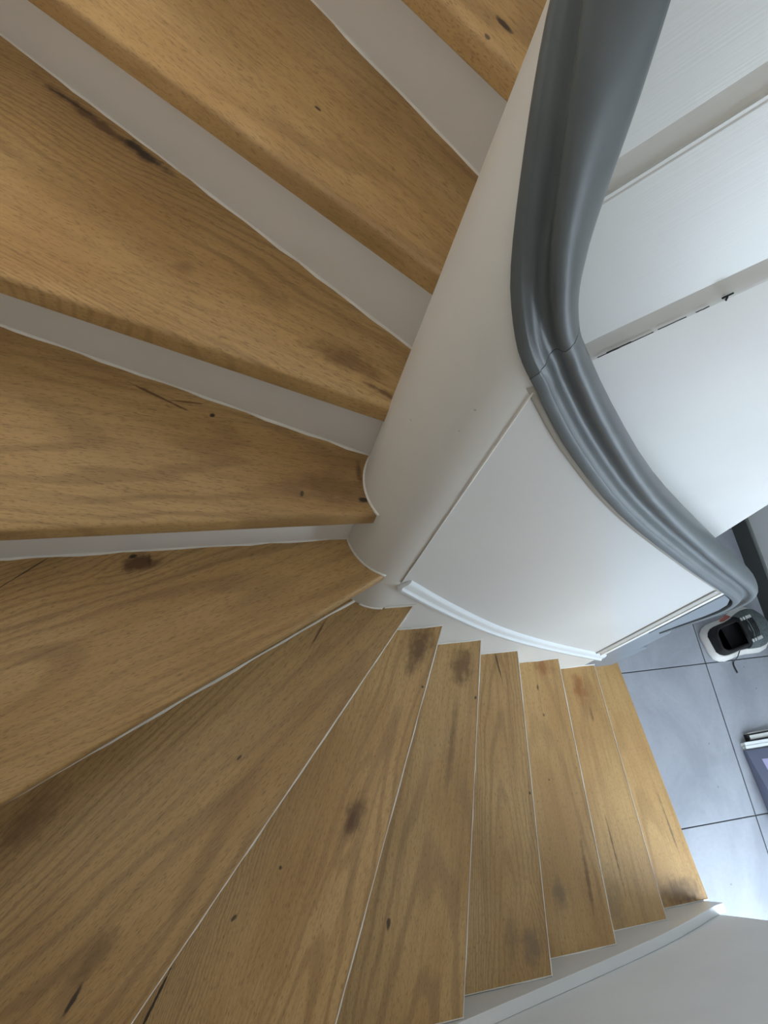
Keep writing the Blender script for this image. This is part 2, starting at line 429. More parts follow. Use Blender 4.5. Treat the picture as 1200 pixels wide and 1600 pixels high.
SPOTS = {11: [(0.182, 0.887, 0.006, 0.002, None, BLACK, 0.8, 0.3), (0.10, 0.75, 0.2, 0.007, None, TAN, 0.5, 0.7)],
         12: [(0.360, 0.800, 0.016, 0.004, None, BLACK, 0.9, 0.5), (0.335, 0.775, 0.005, 0.002, None, BLACK, 0.8, 0.4)],
         10: [(-0.125, 1.068, 0.13, 0.010, -0.80, BROWN, 0.85, 0.8), (-0.052, 1.000, 0.055, 0.009, -0.80, BLACK, 0.9, 0.7), (-0.16, 1.105, 0.05, 0.003, -0.72, BLACK, 0.7, 0.7), (-0.004, 0.776, 0.016, 0.013, None, TAN, 0.5, 0.8),
              (0.215, 0.615, 0.06, 0.02, None, TAN, 0.7, 0.9), (0.26, 0.56, 0.03, 0.006, None, BROWN, 0.8, 0.8)],
         9: [(-0.052, 0.678, 0.055, 0.0022, -0.55, BROWN, 0.9, 0.5), (-0.01, 0.668, 0.03, 0.0018, -0.15, BROWN, 0.8, 0.5), (0.029, 0.642, 0.006, 0.0055, None, BLACK, 0.95, 0.4),
             (0.21, 0.50, 0.10, 0.03, None, TAN, 0.6, 0.95), (0.257, 0.479, 0.009, 0.004, None, BLACK, 0.95, 0.5), (0.16, 0.495, 0.003, 0.006, None, BLACK, 0.8, 0.4), (0.257, 0.53, 0.006, 0.02, 0, BROWN, 0.8, 0.8)],
         8: [(-0.107, 0.467, 0.026, 0.018, None, BROWN, 0.95, 0.6), (-0.113, 0.480, 0.008, 0.005, None, BLACK, 0.95, 0.4), (-0.085, 0.462, 0.03, 0.008, 0.4, BROWN, 0.7, 0.6),
             (-0.28, 0.464, 0.07, 0.0012, 0.58, BLACK, 0.8, 0.3), (0.297, 0.430, 0.012, 0.005, -0.5, BLACK, 0.85, 0.6), (-0.085, 0.472, 0.003, 0.013, 0, BLACK, 0.5, 0.6)],
         7: [(-0.225, -0.175, 0.028, 0.0035, 0.95, BLACK, 0.9, 0.5), (-0.19, -0.12, 0.05, 0.016, None, TAN, 0.6, 0.8), (0.216, 0.362, 0.042, 0.0025, 0.95, BROWN, 0.85, 0.5),
             (-0.30, 0.09, 0.10, 0.03, None, TAN, 0.7, 0.95), (0.05, 0.15, 0.006, 0.002, None, BLACK, 0.8, 0.5)],
         6: [(0.279, 0.026, 0.050, 0.020, None, TAN, 0.9, 0.85), (0.272, 0.018, 0.018, 0.006, None, BROWN, 0.8, 0.7), (0.121, -0.046, 0.0045, 0.0035, None, BLACK, 0.9, 0.5),
             (0.027, -0.118, 0.008, 0.003, 0.7, BLACK, 0.8, 0.5), (0.478, 0.360, 0.060, 0.026, None, TAN, 0.9, 0.7), (-0.125, -0.235, 0.075, 0.0025, 1.0, BLACK, 0.95, 0.3),
             (0.47, 0.27, 0.003, 0.003, None, BLACK, 0.9, 0.4), (0.50, 0.25, 0.003, 0.002, None, BLACK, 0.9, 0.4)],
         5: [(0.358, -0.200, 0.012, 0.0045, None, BLACK, 0.9, 0.5), (0.637, 0.345, 0.050, 0.030, None, TAN, 0.8, 0.7), (0.57, 0.14, 0.13, 0.010, None, TAN, 0.6, 0.9), (0.66, 0.26, 0.004, 0.003, None, BLACK, 0.8, 0.5)],
         4: [(0.817, 0.375, 0.055, 0.0022, 1.62, BLACK, 0.8, 0.5), (0.752, -0.325, 0.045, 0.035, None, GREY, 0.8, 0.9), (0.70, -0.30, 0.05, 0.02, None, GREY, 0.5, 0.9), (0.83, 0.02, 0.004, 0.003, None, BLACK, 0.8, 0.5)],
         3: [(0.934, -0.250, 0.05, 0.022, None, GREY, 0.7, 0.9), (1.045, 0.385, 0.030, 0.035, None, RED, 0.75, 0.9), (1.012, 0.322, 0.012, 0.003, None, BLACK, 0.85, 0.5), (1.03, -0.22, 0.11, 0.007, None, BROWN, 0.6, 0.8), (0.98, 0.05, 0.004, 0.003, None, BLACK, 0.8, 0.5)],
         2: [(1.255, 0.330, 0.055, 0.030, None, RED, 0.8, 0.95), (1.275, 0.24, 0.03, 0.006, None, BROWN, 0.6, 0.8), (1.232, -0.185, 0.12, 0.004, None, BROWN, 0.75, 0.7), (1.19, -0.33, 0.10, 0.03, None, GREY, 0.45, 0.95)],
         1: [(1.566, -0.152, 0.11, 0.0035, None, GREY, 0.9, 0.7), (1.545, -0.365, 0.055, 0.12, 1.5, TAN, 0.75, 0.95), (1.56, -0.385, 0.03, 0.012, 0.1, BROWN, 0.8, 0.9)]}  # tread 1: last two patches paint a dark reflection onto the outer end
ARCH = {8: (0.9, 10), 10: (1.1, 12), 6: (1.3, 11), 7: (0.7, 9), 9: (0.35, 14), 11: (0.4, 10), 12: (0.4, 9), 5: (0.45, 9), 4: (1.4, 16), 3: (0.5, 9), 2: (0.4, 8), 1: (0.4, 8)}
TINT = {12: 1.08, 11: 1.04, 10: 1.0, 9: 0.94, 8: 1.02, 7: 0.95, 6: 1.13, 5: 1.06, 4: 1.07, 3: 1.08, 2: 1.10, 1: 1.12}
GRAIN_TURN = {8: 0.05, 10: -0.02, 9: -0.03, 6: 0.06, 7: -0.04}
def bead(name, a, b, w, hgt, mat, parent, wob=0.0):
    """thin raised strip between two points; w sideways, hgt upward"""
    a, b = Vector(a), Vector(b)
    d = (b - a).normalized(); s = d.cross(Vector((0, 0, 1))).normalized()
    k = max(2, int((b - a).length / 0.035)) if wob else 1
    v, f = [], []
    for i in range(k + 1):
        p = a.lerp(b, i / k)
        ww = w * (1 + (random.uniform(-wob, wob) if wob else 0))
        v += [p - s * w * 0.5, p + s * (ww - w * 0.5), p + s * (ww * 0.6 - w * 0.5) + Vector((0, 0, hgt)), p - s * w * 0.5 + Vector((0, 0, hgt))]
    for i in range(k):
        for j in range(4):
            f.append((i * 4 + j, i * 4 + (j + 1) % 4, i * 4 + 4 + (j + 1) % 4, i * 4 + 4 + j))
    f += [(0, 1, 2, 3), (k * 4, k * 4 + 1, k * 4 + 2, k * 4 + 3)]
    return mesh(name, v, f, mat, parent)
def clip_seg(p, d, reg):
    """part of the line p + t d inside a convex polygon"""
    t0, t1 = -5.0, 5.0
    n = len(reg)
    for i in range(n):
        a, b = Vector(reg[i]), Vector(reg[(i + 1) % n])
        e = b - a; nn = Vector((-e.y, e.x))
        num, den = (a - p).dot(nn), d.dot(nn)
        if abs(den) < 1e-9: continue
        t = num / den
        if den > 0: t0 = max(t0, t)
        else: t1 = min(t1, t)
    return p + d * t0, p + d * t1
for n in range(1, 15):
    z = n * RISE
    p, up, d = line(n)
    poly = clip(region(n), p, up)
    p2, up2, d2 = line(n + 1, 0.012, riser=True)
    poly = clip(poly, p2, -up2)
    ang = math.atan2(d.y, d.x)
    a2 = math.atan2(d2.y, d2.x)
    grain = ang * 0.6 + a2 * 0.4 if n >= 8 else ang * 0.75 + a2 * 0.25
    grain += GRAIN_TURN.get(n, 0)
    cen = sum((Vector(q) for q in poly), Vector((0, 0))) / len(poly)
    mid = (Vector(NOSE[n][0]) + Vector(NOSE[n][1])) / 2 + up * random.uniform(0.06, 0.13)
    wm = wood('beech_plank_%02d' % n, grain, n * 1.37 + 0.4, mid, TINT.get(n, 1), ARCH.get(n, (0.6, 10)), SPOTS.get(n, ()), 0.10 if n < 4 else 0.0)
    # slab with a rounded nose
    bm = bmesh.new()
    vb = [bm.verts.new((q[0], q[1], z - TH)) for q in poly]
    vt = [bm.verts.new((q[0], q[1], z)) for q in poly]
    bm.faces.new(vb[::-1]); bm.faces.new(vt)
    k = len(poly)
    for i in range(k): bm.faces.new((vb[i], vb[(i + 1) % k], vt[(i + 1) % k], vt[i]))
    bm.edges.ensure_lookup_table()
    nose_edges = [e for e in bm.edges if all(abs((Vector(v.co[:2]) - p).dot(up)) < 1e-4 for v in e.verts) and abs(e.verts[0].co.z - e.verts[1].co.z) < 1e-5]
    top = [e for e in nose_edges if e.verts[0].co.z > z - 0.01]
    bot = [e for e in nose_edges if e.verts[0].co.z < z - 0.01]
    r = 0.008 if n >= 8 else 0.004
    bmesh.ops.bevel(bm, geom=top, offset=r, segments=4, profile=0.5, affect='EDGES')
    bot = [e for e in bm.edges if all(abs((Vector(v.co[:2]) - p).dot(up)) < 1e-4 and v.co.z < z - TH + 1e-4 for v in e.verts)]
    if bot: bmesh.ops.bevel(bm, geom=bot, offset=0.004 if n != 8 else 0.016, segments=3, profile=0.5, affect='EDGES')
    t = obj_bm('tread', bm, wm, stair)
    smooth_by_angle(t, 30)
    # riser under this tread
    pr, upr, dr = line(n, 0, riser=True)
    rp = clip(clip(region(n), pr, upr), pr + upr * 0.018, -upr)
    if len(rp) >= 3: prism_z('riser', rp, (n - 1) * RISE + 0.0002, z - TH - 0.0002, M['riser'], stair)
    # caulk at the foot of the riser
    if 9 <= n <= 12:
        a, b = clip_seg(pr, dr, region(n))
        if a.x < -0.5: a = a + dr * 0.002
        bead('caulk_bead', (*(a - upr * 0.001), (n - 1) * RISE), (*(b - upr * 0.001), (n - 1) * RISE), 0.0035, 0.003, M['caulk'], stair, 0.5)
    if n == 8:
        q0, q1 = Vector((-0.343, 0.1235)), Vector((0.303, 0.4275))
        a, b = clip_seg(q0, (q1 - q0).normalized(), [(XL, -0.39), (0.312, -0.39), (0.312, YB), (XL, YB)])
        bead('caulk_bead', (*a, 7 * RISE), (*b, 7 * RISE), 0.004, 0.003, M['caulk'], stair, 0.4)
    # pale worn paint line along the front edge
    if 2 <= n <= 7:
        a, b = clip_seg(p + up * 0.0012, d, region(6))
        w_ = {7: 0.0026, 6: 0.0028, 5: 0.003, 4: 0.0032, 3: 0.0034, 2: 0.0022}[n]
        bead('edge_line', (*a, z - 0.0035), (*(b - d * 0.002), z - 0.0035), w_, 0.0042, M['caulk'], t, 0.35)
    # caulk where the tread meets the strings
    if n <= 7:
        xs = [q for q in poly]
        for yy, sgn in ((0.4078, -1), (-0.3985, 1)):
            if n == 1 and sgn < 0: continue
            e = sorted([q[0] for q in poly if abs(q[1] - yy) < 1e-3]) if not (n == 7 and sgn < 0) else [0.362, 0.430]
            if len(e) >= 2 and e[-1] - e[0] > 0.03:
                bead('caulk_bead', (e[0], yy + sgn * 0.0012, z), (e[-1], yy + sgn * 0.0012, z), 0.0035, 0.0028, M['caulk'], stair, 0.35)
    # caulk round the newel
    if 7 <= n <= 9:
        a0, a1 = {7: (-121, -92), 8: (178, 249), 9: (143, 213)}[n]
        pts, us, vs = [], [], []
        for i in range(15):
            f_ = math.radians(a0 + (a1 - a0) * i / 14)
            rd = Vector((math.cos(f_), math.sin(f_), 0))
            pts.append(Vector((NC.x, NC.y, z)) + rd * NR); us.append(rd); vs.append(Vector((0, 0, 1)))
        sweep('caulk_bead', pts, us, vs, [(-0.001, -0.001), (0.0032, -0.001), (0.0018, 0.002), (-0.001, 0.0035)], M['caulk'], stair)

# newel: round towards the treads, flat towards the well, its top cut along the handrail
ZPHI = [(-450 + 360, 2.105), (-100, 2.127), (-115, 2.163), (-130, 2.211), (-140, 2.250), (-158, 2.335), (-172, 2.392), (-182, 2.428), (-225, 2.590), (-270, 2.770)]
ZPHI = [(-a, z) for a, z in ZPHI]                # 90 .. 270, clockwise seen from above
def zphi(a):
    for (a0, z0), (a1, z1) in zip(ZPHI, ZPHI[1:]):
        if a0 <= a <= a1: return z0 + (z1 - z0) * (a - a0) / (a1 - a0)
zc = curve(ZPHI, 90)
ring = []
for i in range(49):
    a = 90 + 180 * i / 48
    f_ = math.radians(-a)
    ring.append((NC.x + NR * math.cos(f_), NC.y + NR * math.sin(f_), at_x(zc, a) + 0.004))
RI = 0.060
inner = [(NC.x + (x - NC.x) * RI / NR, NC.y + (y - NC.y) * RI / NR, z) for x, y, z in ring]
k = len(ring)
v = [(x, y, 0.0) for x, y, z in ring] + ring + [(x, y, 0.0) for x, y, z in inner] + inner
f = []
for i in range(k - 1):
    f += [(i, i + 1, k + i + 1, k + i), (2 * k + i, 3 * k + i, 3 * k + i + 1, 2 * k + i + 1), (k + i, k + i + 1, 3 * k + i + 1, 3 * k + i), (i, 2 * k + i, 2 * k + i + 1, i + 1)]
f += [(0, k, 3 * k, 2 * k), (k - 1, 3 * k - 1, 4 * k - 1, 2 * k - 1)]
newel = smooth_by_angle(mesh('newel_post', v, f, M['white'], stair), 40)

# inner string, panel and moulding of the lower flight
lo = curve([(0.348, 1.459), (0.500, 1.261), (0.697, 1.028), (0.928, 0.802), (1.278, 0.503), (1.42, 0.395)], 40)
up_ = curve([(0.350, 1.515), (0.529, 1.280), (0.716, 1.074), (0.977, 0.827), (1.212, 0.633), (1.300, 0.565)], 40)
rb = curve([(0.343, 2.125), (0.479, 1.949), (0.678, 1.732), (0.993, 1.441), (1.227, 1.235), (1.30, 1.170)], 40)
xs = [0.358 + (1.2955 - 0.358) * i / 40 for i in range(41)]
prism_y('string_board', [(x, at_x(lo, x)) for x in xs], [(x, max(0.19, at_x(lo, x) - 0.36)) for x in xs], 0.4085, 0.453, M['white'], stair)
xs = [0.356 + (1.290 - 0.356) * i / 40 for i in range(41)]
panel = prism_y('balustrade_panel', [(x, at_x(rb, x) + 0.004) for x in xs], [(x, at_x(lo, x) + 0.003) for x in xs], 0.4085, 0.450, M['white_panel'], stair)
# seam bead between newel and panel
pts = [Vector((0.3595, 0.4080, 1.470)), Vector((0.3595, 0.4080, 2.096))]
sweep('caulk_bead', pts, [Vector((1, 0, 0))] * 2, [Vector((0, -1, 0))] * 2, [(-0.0013, -0.008), (0.0013, -0.008), (0.0013, 0.0042), (-0.0013, 0.0042)], M['caulk'], panel)
# moulding along the string top
pts, us, vs = [], [], []
xs = [0.356 + (1.286 - 0.356) * i / 44 for i in range(45)]
for x in xs:
    p0, p1 = at_x(lo, x - 0.01), at_x(lo, x + 0.01)
    t = Vector((0.02, 0, p1 - p0)).normalized()
    pts.append(Vector((x, 0.4086, at_x(lo, x)))); us.append(Vector((0, -1, 0))); vs.append(Vector((0, -1, 0)).cross(t))
smooth_by_angle(sweep('panel_moulding', pts, us, vs, [(0, 0), (0.0135, 0), (0.0145, 0.003), (0.0140, 0.008), (0.0105, 0.0100), (0.0085, 0.014), (0.0075, 0.022), (0.004, 0.029), (0, 0.032)], M['gloss'], panel), 50)
# under-rail fillet: a white ledge, its shade put into the beige colour
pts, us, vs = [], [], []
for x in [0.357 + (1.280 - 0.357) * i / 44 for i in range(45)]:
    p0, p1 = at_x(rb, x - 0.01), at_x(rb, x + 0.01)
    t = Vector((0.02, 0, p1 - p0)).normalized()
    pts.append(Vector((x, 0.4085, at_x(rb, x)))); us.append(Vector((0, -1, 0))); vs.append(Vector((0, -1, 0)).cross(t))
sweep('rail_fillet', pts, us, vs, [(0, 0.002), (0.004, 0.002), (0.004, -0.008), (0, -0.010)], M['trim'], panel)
# vertical trim at the lower end of the panel
box('end_trim', 1.234, 1.262, 0.4045, 0.418, 0.575, 1.21, M['trim'], panel, 0.002)
box('end_trim', 1.2625, 1.280, 0.4025, 0.452, 0.520, 1.195, M['caulk'], panel, 0.002)

# upper flight: closet wall, string and panel on the far side of the well
L2 = [(0.376, 1.764), (0.546, 1.964), (0.705, 2.129), (0.90, 2.325), (1.29, 2.71)]
L1 = [(0.376, 2.154), (0.417, 2.203), (0.524, 2.334), (0.70, 2.55), (1.29, 3.26)]
RU = [(0.376, 2.79), (0.70, 3.165), (1.20, 3.75), (1.29, 3.765)]
xs = [0.318 + (1.29 - 0.318) * i / 32 for i in range(33)]
cw = prism_y('closet_wall', [(x, at_x(L2, x)) for x in xs], [(x, 0.001) for x in xs], 0.547, 0.600, M['wall'], None)
cw.name = 'wall_closet'; struct(cw, 'white wall closing the space under the upper flight')
us_ = prism_y('string_board', [(x, at_x(L1, x) + 0.01) for x in xs], [(x, at_x(L2, x)) for x in xs], 0.560, 0.5995, M['white_brush'], stair)
up2_ = prism_y('balustrade_panel', [(x, at_x(RU, x)) for x in xs], [(x, at_x(L1, x)) for x in xs], 0.572, 0.598, M['white_brush'], stair)
box('landing_shade_panel', 1.291, XR - 0.001, 0.572, 0.598, 2.80, 3.765, M['white_brush'], stair)  # unseen; added to keep the landing window's light off the lower treads
def up_mould(name, L, y, prof, mat, parent):
    pts, us, vs = [], [], []
    for x in xs:
        p0, p1 = at_x(L, x - 0.01), at_x(L, x + 0.01)
        t = Vector((0.02, 0, p1 - p0)).normalized()
        pts.append(Vector((x, y, at_x(L, x)))); us.append(Vector((0, -1, 0))); vs.append(Vector((0, -1, 0)).cross(t))
    return smooth_by_angle(sweep(name, pts, us, vs, prof, mat, parent), 35)
cove = lambda R, w: [(0, -0.002), (w, -0.002), (w, 0.002)] + [(w - w * math.sin(q), 0.002 + R * (1 - math.cos(q))) for q in [math.radians(15 * j) for j in range(1, 7)]]
up_mould('panel_moulding', L2, 0.560, [(0, -0.001), (0.013, -0.001), (0.0128, 0.001), (0.011, 0.006), (0.008, 0.012), (0.0045, 0.018), (0.0018, 0.023), (0, 0.027)], M['white_brush'], us_)
up_mould('panel_moulding', L1, 0.572, [(0, -0.001), (0.0130, -0.001), (0.0125, 0.001), (0.0085, 0.0065), (0.0080, 0.0075), (0.0065, 0.013), (0.0040, 0.020), (0.0016, 0.026), (0, 0.031)], M['white_brush'], up2_)

# hairline cracks and a chipped T-shaped mark where the closet wall meets the moulding
for xa, xb, dz, w_ in ((0.548, 0.570, 0.0035, 0.0005), (0.566, 0.602, 0.0042, 0.0007), (0.606, 0.632, 0.0050, 0.0004), (0.640, 0.652, 0.0050, 0.0004), (0.556, 0.580, 0.0060, 0.0004)):
    pts = [Vector((xa + (xb - xa) * i / 6, 0.5458, at_x(L2, xa + (xb - xa) * i / 6) + dz + random.uniform(-0.0006, 0.0006))) for i in range(7)]
    sweep('crack_line', pts, [Vector((0, -1, 0))] * 7, [Vector((0.64, 0, -0.77)).cross(Vector((0, 1, 0))).normalized()] * 7, [(-0.0011, -w_ / 2), (0.0004, -w_ / 2), (0.0004, w_ / 2), (-0.0011, w_ / 2)], M['hair'], us_)
for (x0, z0, x1, z1) in ((0.660, 2.0885 + 0.006, 0.670, 2.0995 + 0.006), (0.6655, 2.0935 + 0.006, 0.6690, 2.0850 + 0.006)):
    a_, b_ = Vector((x0, 0.5458, z0)), Vector((x1, 0.5458, z1))
    dd = (b_ - a_).normalized()
    sweep('chip_mark', [a_, b_], [Vector((0, -1, 0))] * 2, [Vector((0, 1, 0)).cross(dd)] * 2, [(-0.0011, -0.0008), (0.0006, -0.0008), (0.0006, 0.0008), (-0.0011, 0.0008)], M['crack'], us_)

# ------------------------------------------------------------------ handrail
HALF = [(0.0355, 0.0), (0.0362, 0.002), (0.0362, 0.0165), (0.0352, 0.0185), (0.0335, 0.0200), (0.0325, 0.0245), (0.0295, 0.0285), (0.0250, 0.0320), (0.0215, 0.0360),
        (0.0205, 0.0410), (0.0215, 0.0460), (0.0250, 0.0500), (0.0295, 0.0540), (0.0318, 0.0590), (0.0315, 0.0660), (0.0285, 0.0730), (0.0225, 0.0785), (0.0140, 0.0815), (0.0050, 0.0825)]
HALF = [(a, b * 0.86) for a, b in HALF]
PROFILE = HALF + [(-a, b) for a, b in HALF[::-1]]
RC = 0.0685                                       # radius of the rail's centre line round the newel
YL = NC.y - RC; YU = NC.y + RC
path, out, scl = [], [], []
# upper run, descending
for x in (2.45, 2.0, 1.5, 1.28, 1.20, 1.12, 1.0, 0.8, 0.65, 0.55, 0.47, 0.41):
    path.append(Vector((x, YU, min(3.752, 2.770 + (x - 0.36) * 1.17)))); out.append(Vector((0, 1, 0)))
for i in range(37):
    a = 270 - 180 * i / 36
    f_ = math.radians(-a)
    r = Vector((math.cos(f_), math.sin(f_), 0))
    path.append(Vector((NC.x, NC.y, at_x(zc, a))) + r * RC); out.append(r)
J1 = len(path) - 3
low = [(0.373, None), (0.39, None), (0.41, None), (0.44, None), (0.48, None), (0.53, None), (0.59, None), (0.66, None), (0.74, None), (0.83, None), (0.93, None), (1.03, None), (1.12, None), (1.20, None)]
for x, _ in low:
    path.append(Vector((x, YL, at_x(rb, x)))); out.append(Vector((0, -1, 0)))
J2 = len(path) + 9
curl = curve([(1.227, 1.235), (1.300, 1.170), (1.358, 1.112), (1.388, 1.062), (1.396, 1.010), (1.388, 0.955), (1.365, 0.890), (1.345, 0.830), (1.338, 0.79)], 26)
for p in curl[1:]:
    path.append(Vector((p[0], YL, p[1]))); out.append(Vector((0, -1, 0)))
m = len(path)
vs = []
for i in range(m):
    t = (path[min(i + 1, m - 1)] - path[max(i - 1, 0)]).normalized()
    pv = out[i].cross(t).normalized()
    wv_ = 0.38 if i <= J1 else min(1.0, 0.38 + (path[i].x - 0.36) / 0.24 * 0.62)
    vs.append((pv * wv_ + Vector((0, 0, 1)) * (1 - wv_)).normalized() if wv_ < 1 else pv)
for _ in range(5):
    vs = [vs[0]] + [((vs[i - 1] + vs[i] * 2 + vs[i + 1]).normalized() if abs(i - J1) < 12 else vs[i]) for i in range(1, m - 1)] + [vs[-1]]
for _ in range(8):
    vs = [vs[0]] + [((vs[i - 1] + vs[i] * 2 + vs[i + 1]).normalized() if i > J2 - 14 else vs[i]) for i in range(1, m - 1)] + [vs[-1]]
for i in range(m):
    k = max(0.0, (i - (J2 + 1)) / (m - 1 - (J2 + 1)))
    scl.append((1.0 - 0.12 * k, 1.0 - 0.45 * k))
def seg(a, b, name, label):
    pp = [p.copy() for p in path[a:b + 1]]
    g = 0.0007
    pp[0] += (pp[1] - pp[0]).normalized() * g; pp[-1] -= (pp[-1] - pp[-2]).normalized() * g
    o = sweep(name, pp, out[a:b + 1], vs[a:b + 1], PROFILE, M['rail'], stair, scl[a:b + 1])
    smooth_by_angle(o, 50); o['label'] = label
    return o
h1 = seg(0, J1, 'handrail', 'dark grey handrail bend rising round the newel')
h2 = seg(J1, J2, 'handrail', 'straight grey handrail length on the lower panel')
h3 = seg(J2, m - 1, 'handrail', 'curled grey handrail end')
for j, par in ((J1, h2), (J2, h3)):                 # dark filler in the two glued joints
    t = (path[j + 1] - path[j - 1]).normalized()
    pr = [(a * 0.985, 0.0006 + b * 0.985) for a, b in PROFILE]
    sweep('joint_line', [path[j] - t * 0.0012, path[j] + t * 0.0012], [out[j]] * 2, [vs[j]] * 2, pr, M['crack'], par)
# grey end post under the curl
def slab_xz(name, q, y0, y1, mat, parent):
    k = len(q)
    return bevel(mesh(name, [(x, y0, z) for x, z in q] + [(x, y1, z) for x, z in q],
        [tuple(range(k)), tuple(range(k, 2 * k))] + [(i, (i + 1) % k, k + (i + 1) % k, k + i) for i in range(k)], mat, parent), 0.0015, 1)
post = slab_xz('end_post', ((1.297, 0.188), (1.515, 0.188), (1.515, 0.45), (1.478, 0.462), (1.470, 0.66), (1.425, 0.76), (1.297, 0.81)), 0.430, 0.466, M['post'], stair)
slab_xz('infill_board', ((1.2955, 0.80), (1.334, 0.80), (1.362, 0.89), (1.385, 0.957), (1.392, 1.012), (1.383, 1.060), (1.352, 1.112), (1.2955, 1.166)), 0.405, 0.464, M['post'], post)

# wall string beside the lower flight, its end cut level
ws = curve([(-0.555, 1.62), (0.0, 1.235), (0.489, 0.950), (1.171, 0.586), (1.580, 0.306)], 40)
top = [(p[0], p[1]) for p in ws] + [(1.618, 0.293)]
prism_y('wall_string', top, [(x, max(0.0005, z - 0.55)) for x, z in top], -0.4275, -0.399, M['white_panel'], stair, 0.0015)
lw = [(YF + 0.001, 1.60), (1.418, 2.36)]
mesh('wall_string', [(x, y, z) for x in (XL + 0.0005, XL + 0.029) for y, z in ((lw[0][0] + 0.03, 1.10), (lw[1][0], 1.86), (lw[1][0], 2.36), (lw[0][0] + 0.03, 1.60))],
     [(0, 1, 2, 3), (4, 5, 6, 7), (0, 1, 5, 4), (1, 2, 6, 5), (2, 3, 7, 6), (3, 0, 4, 7)], M['white_panel'], stair)

# ------------------------------------------------------------------ shoes
M['sole'] = plain('white_rubber_sole', (0.74, 0.72, 0.69), 0.5, 0.04, 30)
M['black'] = plain('black_shoe_fabric', (0.006, 0.006, 0.007), 0.8, 0.2, 60, 0.3, 400)
M['lining'] = plain('black_lining', (0.006, 0.006, 0.008), 0.9, 0.2, 60)
M['mesh'] = plain('grey_mesh_fabric', (0.10, 0.125, 0.125), 0.7, 0.35, 160, 0.4, 500)
M['red'] = plain('faded_red_patch', (0.42, 0.12, 0.10), 0.5)
M['lace'] = plain('dark_lace', (0.012, 0.014, 0.016), 0.8)
M['eyelet'] = plain('pale_eyelet', (0.55, 0.56, 0.55), 0.4)
def shoe(name, loc, rot, upper, toe, label, patch=False):
    """sneaker, heel at the origin, toe along +x"""
    root = tag(empty(name, loc), label, 'shoe')
    root.rotation_euler = rot
    L = 0.285
    st = [0.0, 0.006, 0.02, 0.045, 0.08, 0.115, 0.15, 0.185, 0.215, 0.245, 0.268, 0.280, 0.285]
    hw = [0.012, 0.024, 0.033, 0.037, 0.0375, 0.037, 0.040, 0.045, 0.048, 0.046, 0.036, 0.022, 0.010]
    v, f = [], []
    def ringset(zf, grow):
        for x, w in zip(st, hw):
            w = w + grow
            v.append((x + (0 if 0.01 < x < 0.28 else (grow if x > 0.2 else -grow)), w, zf(x))); v.append((x + (0 if 0.01 < x < 0.28 else (grow if x > 0.2 else -grow)), -w, zf(x)))
    n = len(st)
    lift = lambda x: max(0, (x - 0.21)) ** 2 * 2.2
    levels = [(lambda x: lift(x), 0.004), (lambda x: 0.006 + lift(x), 0.0075), (lambda x: 0.014 + lift(x) * 0.8, 0.0070), (lambda x: 0.032 + 0.006 * (x < 0.1) + lift(x) * 0.6, -0.001)]
    for zf, g in levels: ringset(zf, g)
    for lv in range(3):
        o0, o1 = lv * 2 * n, (lv + 1) * 2 * n
        for i in range(n - 1):
            for s in (0, 1):
                f.append((o0 + 2 * i + s, o0 + 2 * i + 2 + s, o1 + 2 * i + 2 + s, o1 + 2 * i + s))
        for e in (0, n - 1): f.append((o0 + 2 * e, o0 + 2 * e + 1, o1 + 2 * e + 1, o1 + 2 * e))
    for o0 in (0, 3 * 2 * n):
        for i in range(n - 1): f.append((o0 + 2 * i, o0 + 2 * i + 1, o0 + 2 * i + 3, o0 + 2 * i + 2))
    so = mesh('sole', v, f, M['sole'], root); smooth_by_angle(so, 45)
    # upper: rings of half-ellipses, open at the ankle
    def ring_top(x):      # height of the upper above the sole
        if x < 0.09: return 0.058 + 0.012 * max(0, (0.03 - x) / 0.03)
        if x < 0.17: return 0.058 + 0.012 * math.sin((x - 0.09) / 0.08 * math.pi * 0.5) * 0.6
        return 0.065 - (x - 0.17) / 0.115 * 0.045
    v, f = [], []
    K = 13
    ss = [0.004, 0.012, 0.03, 0.05, 0.07, 0.09, 0.11, 0.13, 0.15, 0.17, 0.19, 0.21, 0.235, 0.26, 0.275, 0.281]
    def wid(x):
        for (a, wa), (b, wb) in zip(zip(st, hw), zip(st[1:], hw[1:])):
            if a <= x <= b: return wa + (wb - wa) * (x - a) / (b - a)
        return 0.01
    for x in ss:
        w = wid(x) * 0.93; hh = ring_top(x)
        open_ = x < 0.134
        for j in range(K):
            a = math.pi * j / (K - 1)
            if open_:
                # side walls only: from the sole up, leaning in to the collar
                s = -1 if j > K // 2 else 1
                tt = (j if s > 0 else K - 1 - j) / (K // 2)
                v.append((x, s * w * (1 - 0.18 * tt ** 1.6), 0.030 + hh * min(1, tt * 1.0)))
            else:
                v.append((x, w * math.cos(a), 0.030 + lift(x) * 0.6 + hh * math.sin(a) ** 0.75))
    for i in range(len(ss) - 1):
        for j in range(K - 1):
            if ss[i + 1] < 0.134 and j in (K // 2,): continue
            f.append((i * K + j, i * K + j + 1, (i + 1) * K + j + 1, (i + 1) * K + j))
    # close the open sides: drop the bridge faces over the ankle
    f = [q for q in f if not (all(v[i][0] < 0.134 for i in q) and abs(v[q[0]][1] - v[q[1]][1]) > 0.03)]
    f.append(tuple(range(K // 2 + 1)) + tuple(range(K // 2 + 1, K)))     # heel counter
    uo = mesh('upper', v, f, upper, root); smooth_by_angle(uo, 60)
    sd = uo.modifiers.new('solid', 'SOLIDIFY'); sd.thickness = 0.004; sd.offset = -1
    # insole
    iv = [(x, s * wid(x) * 0.9, 0.038) for x in ss[:12] for s in (1, -1)]
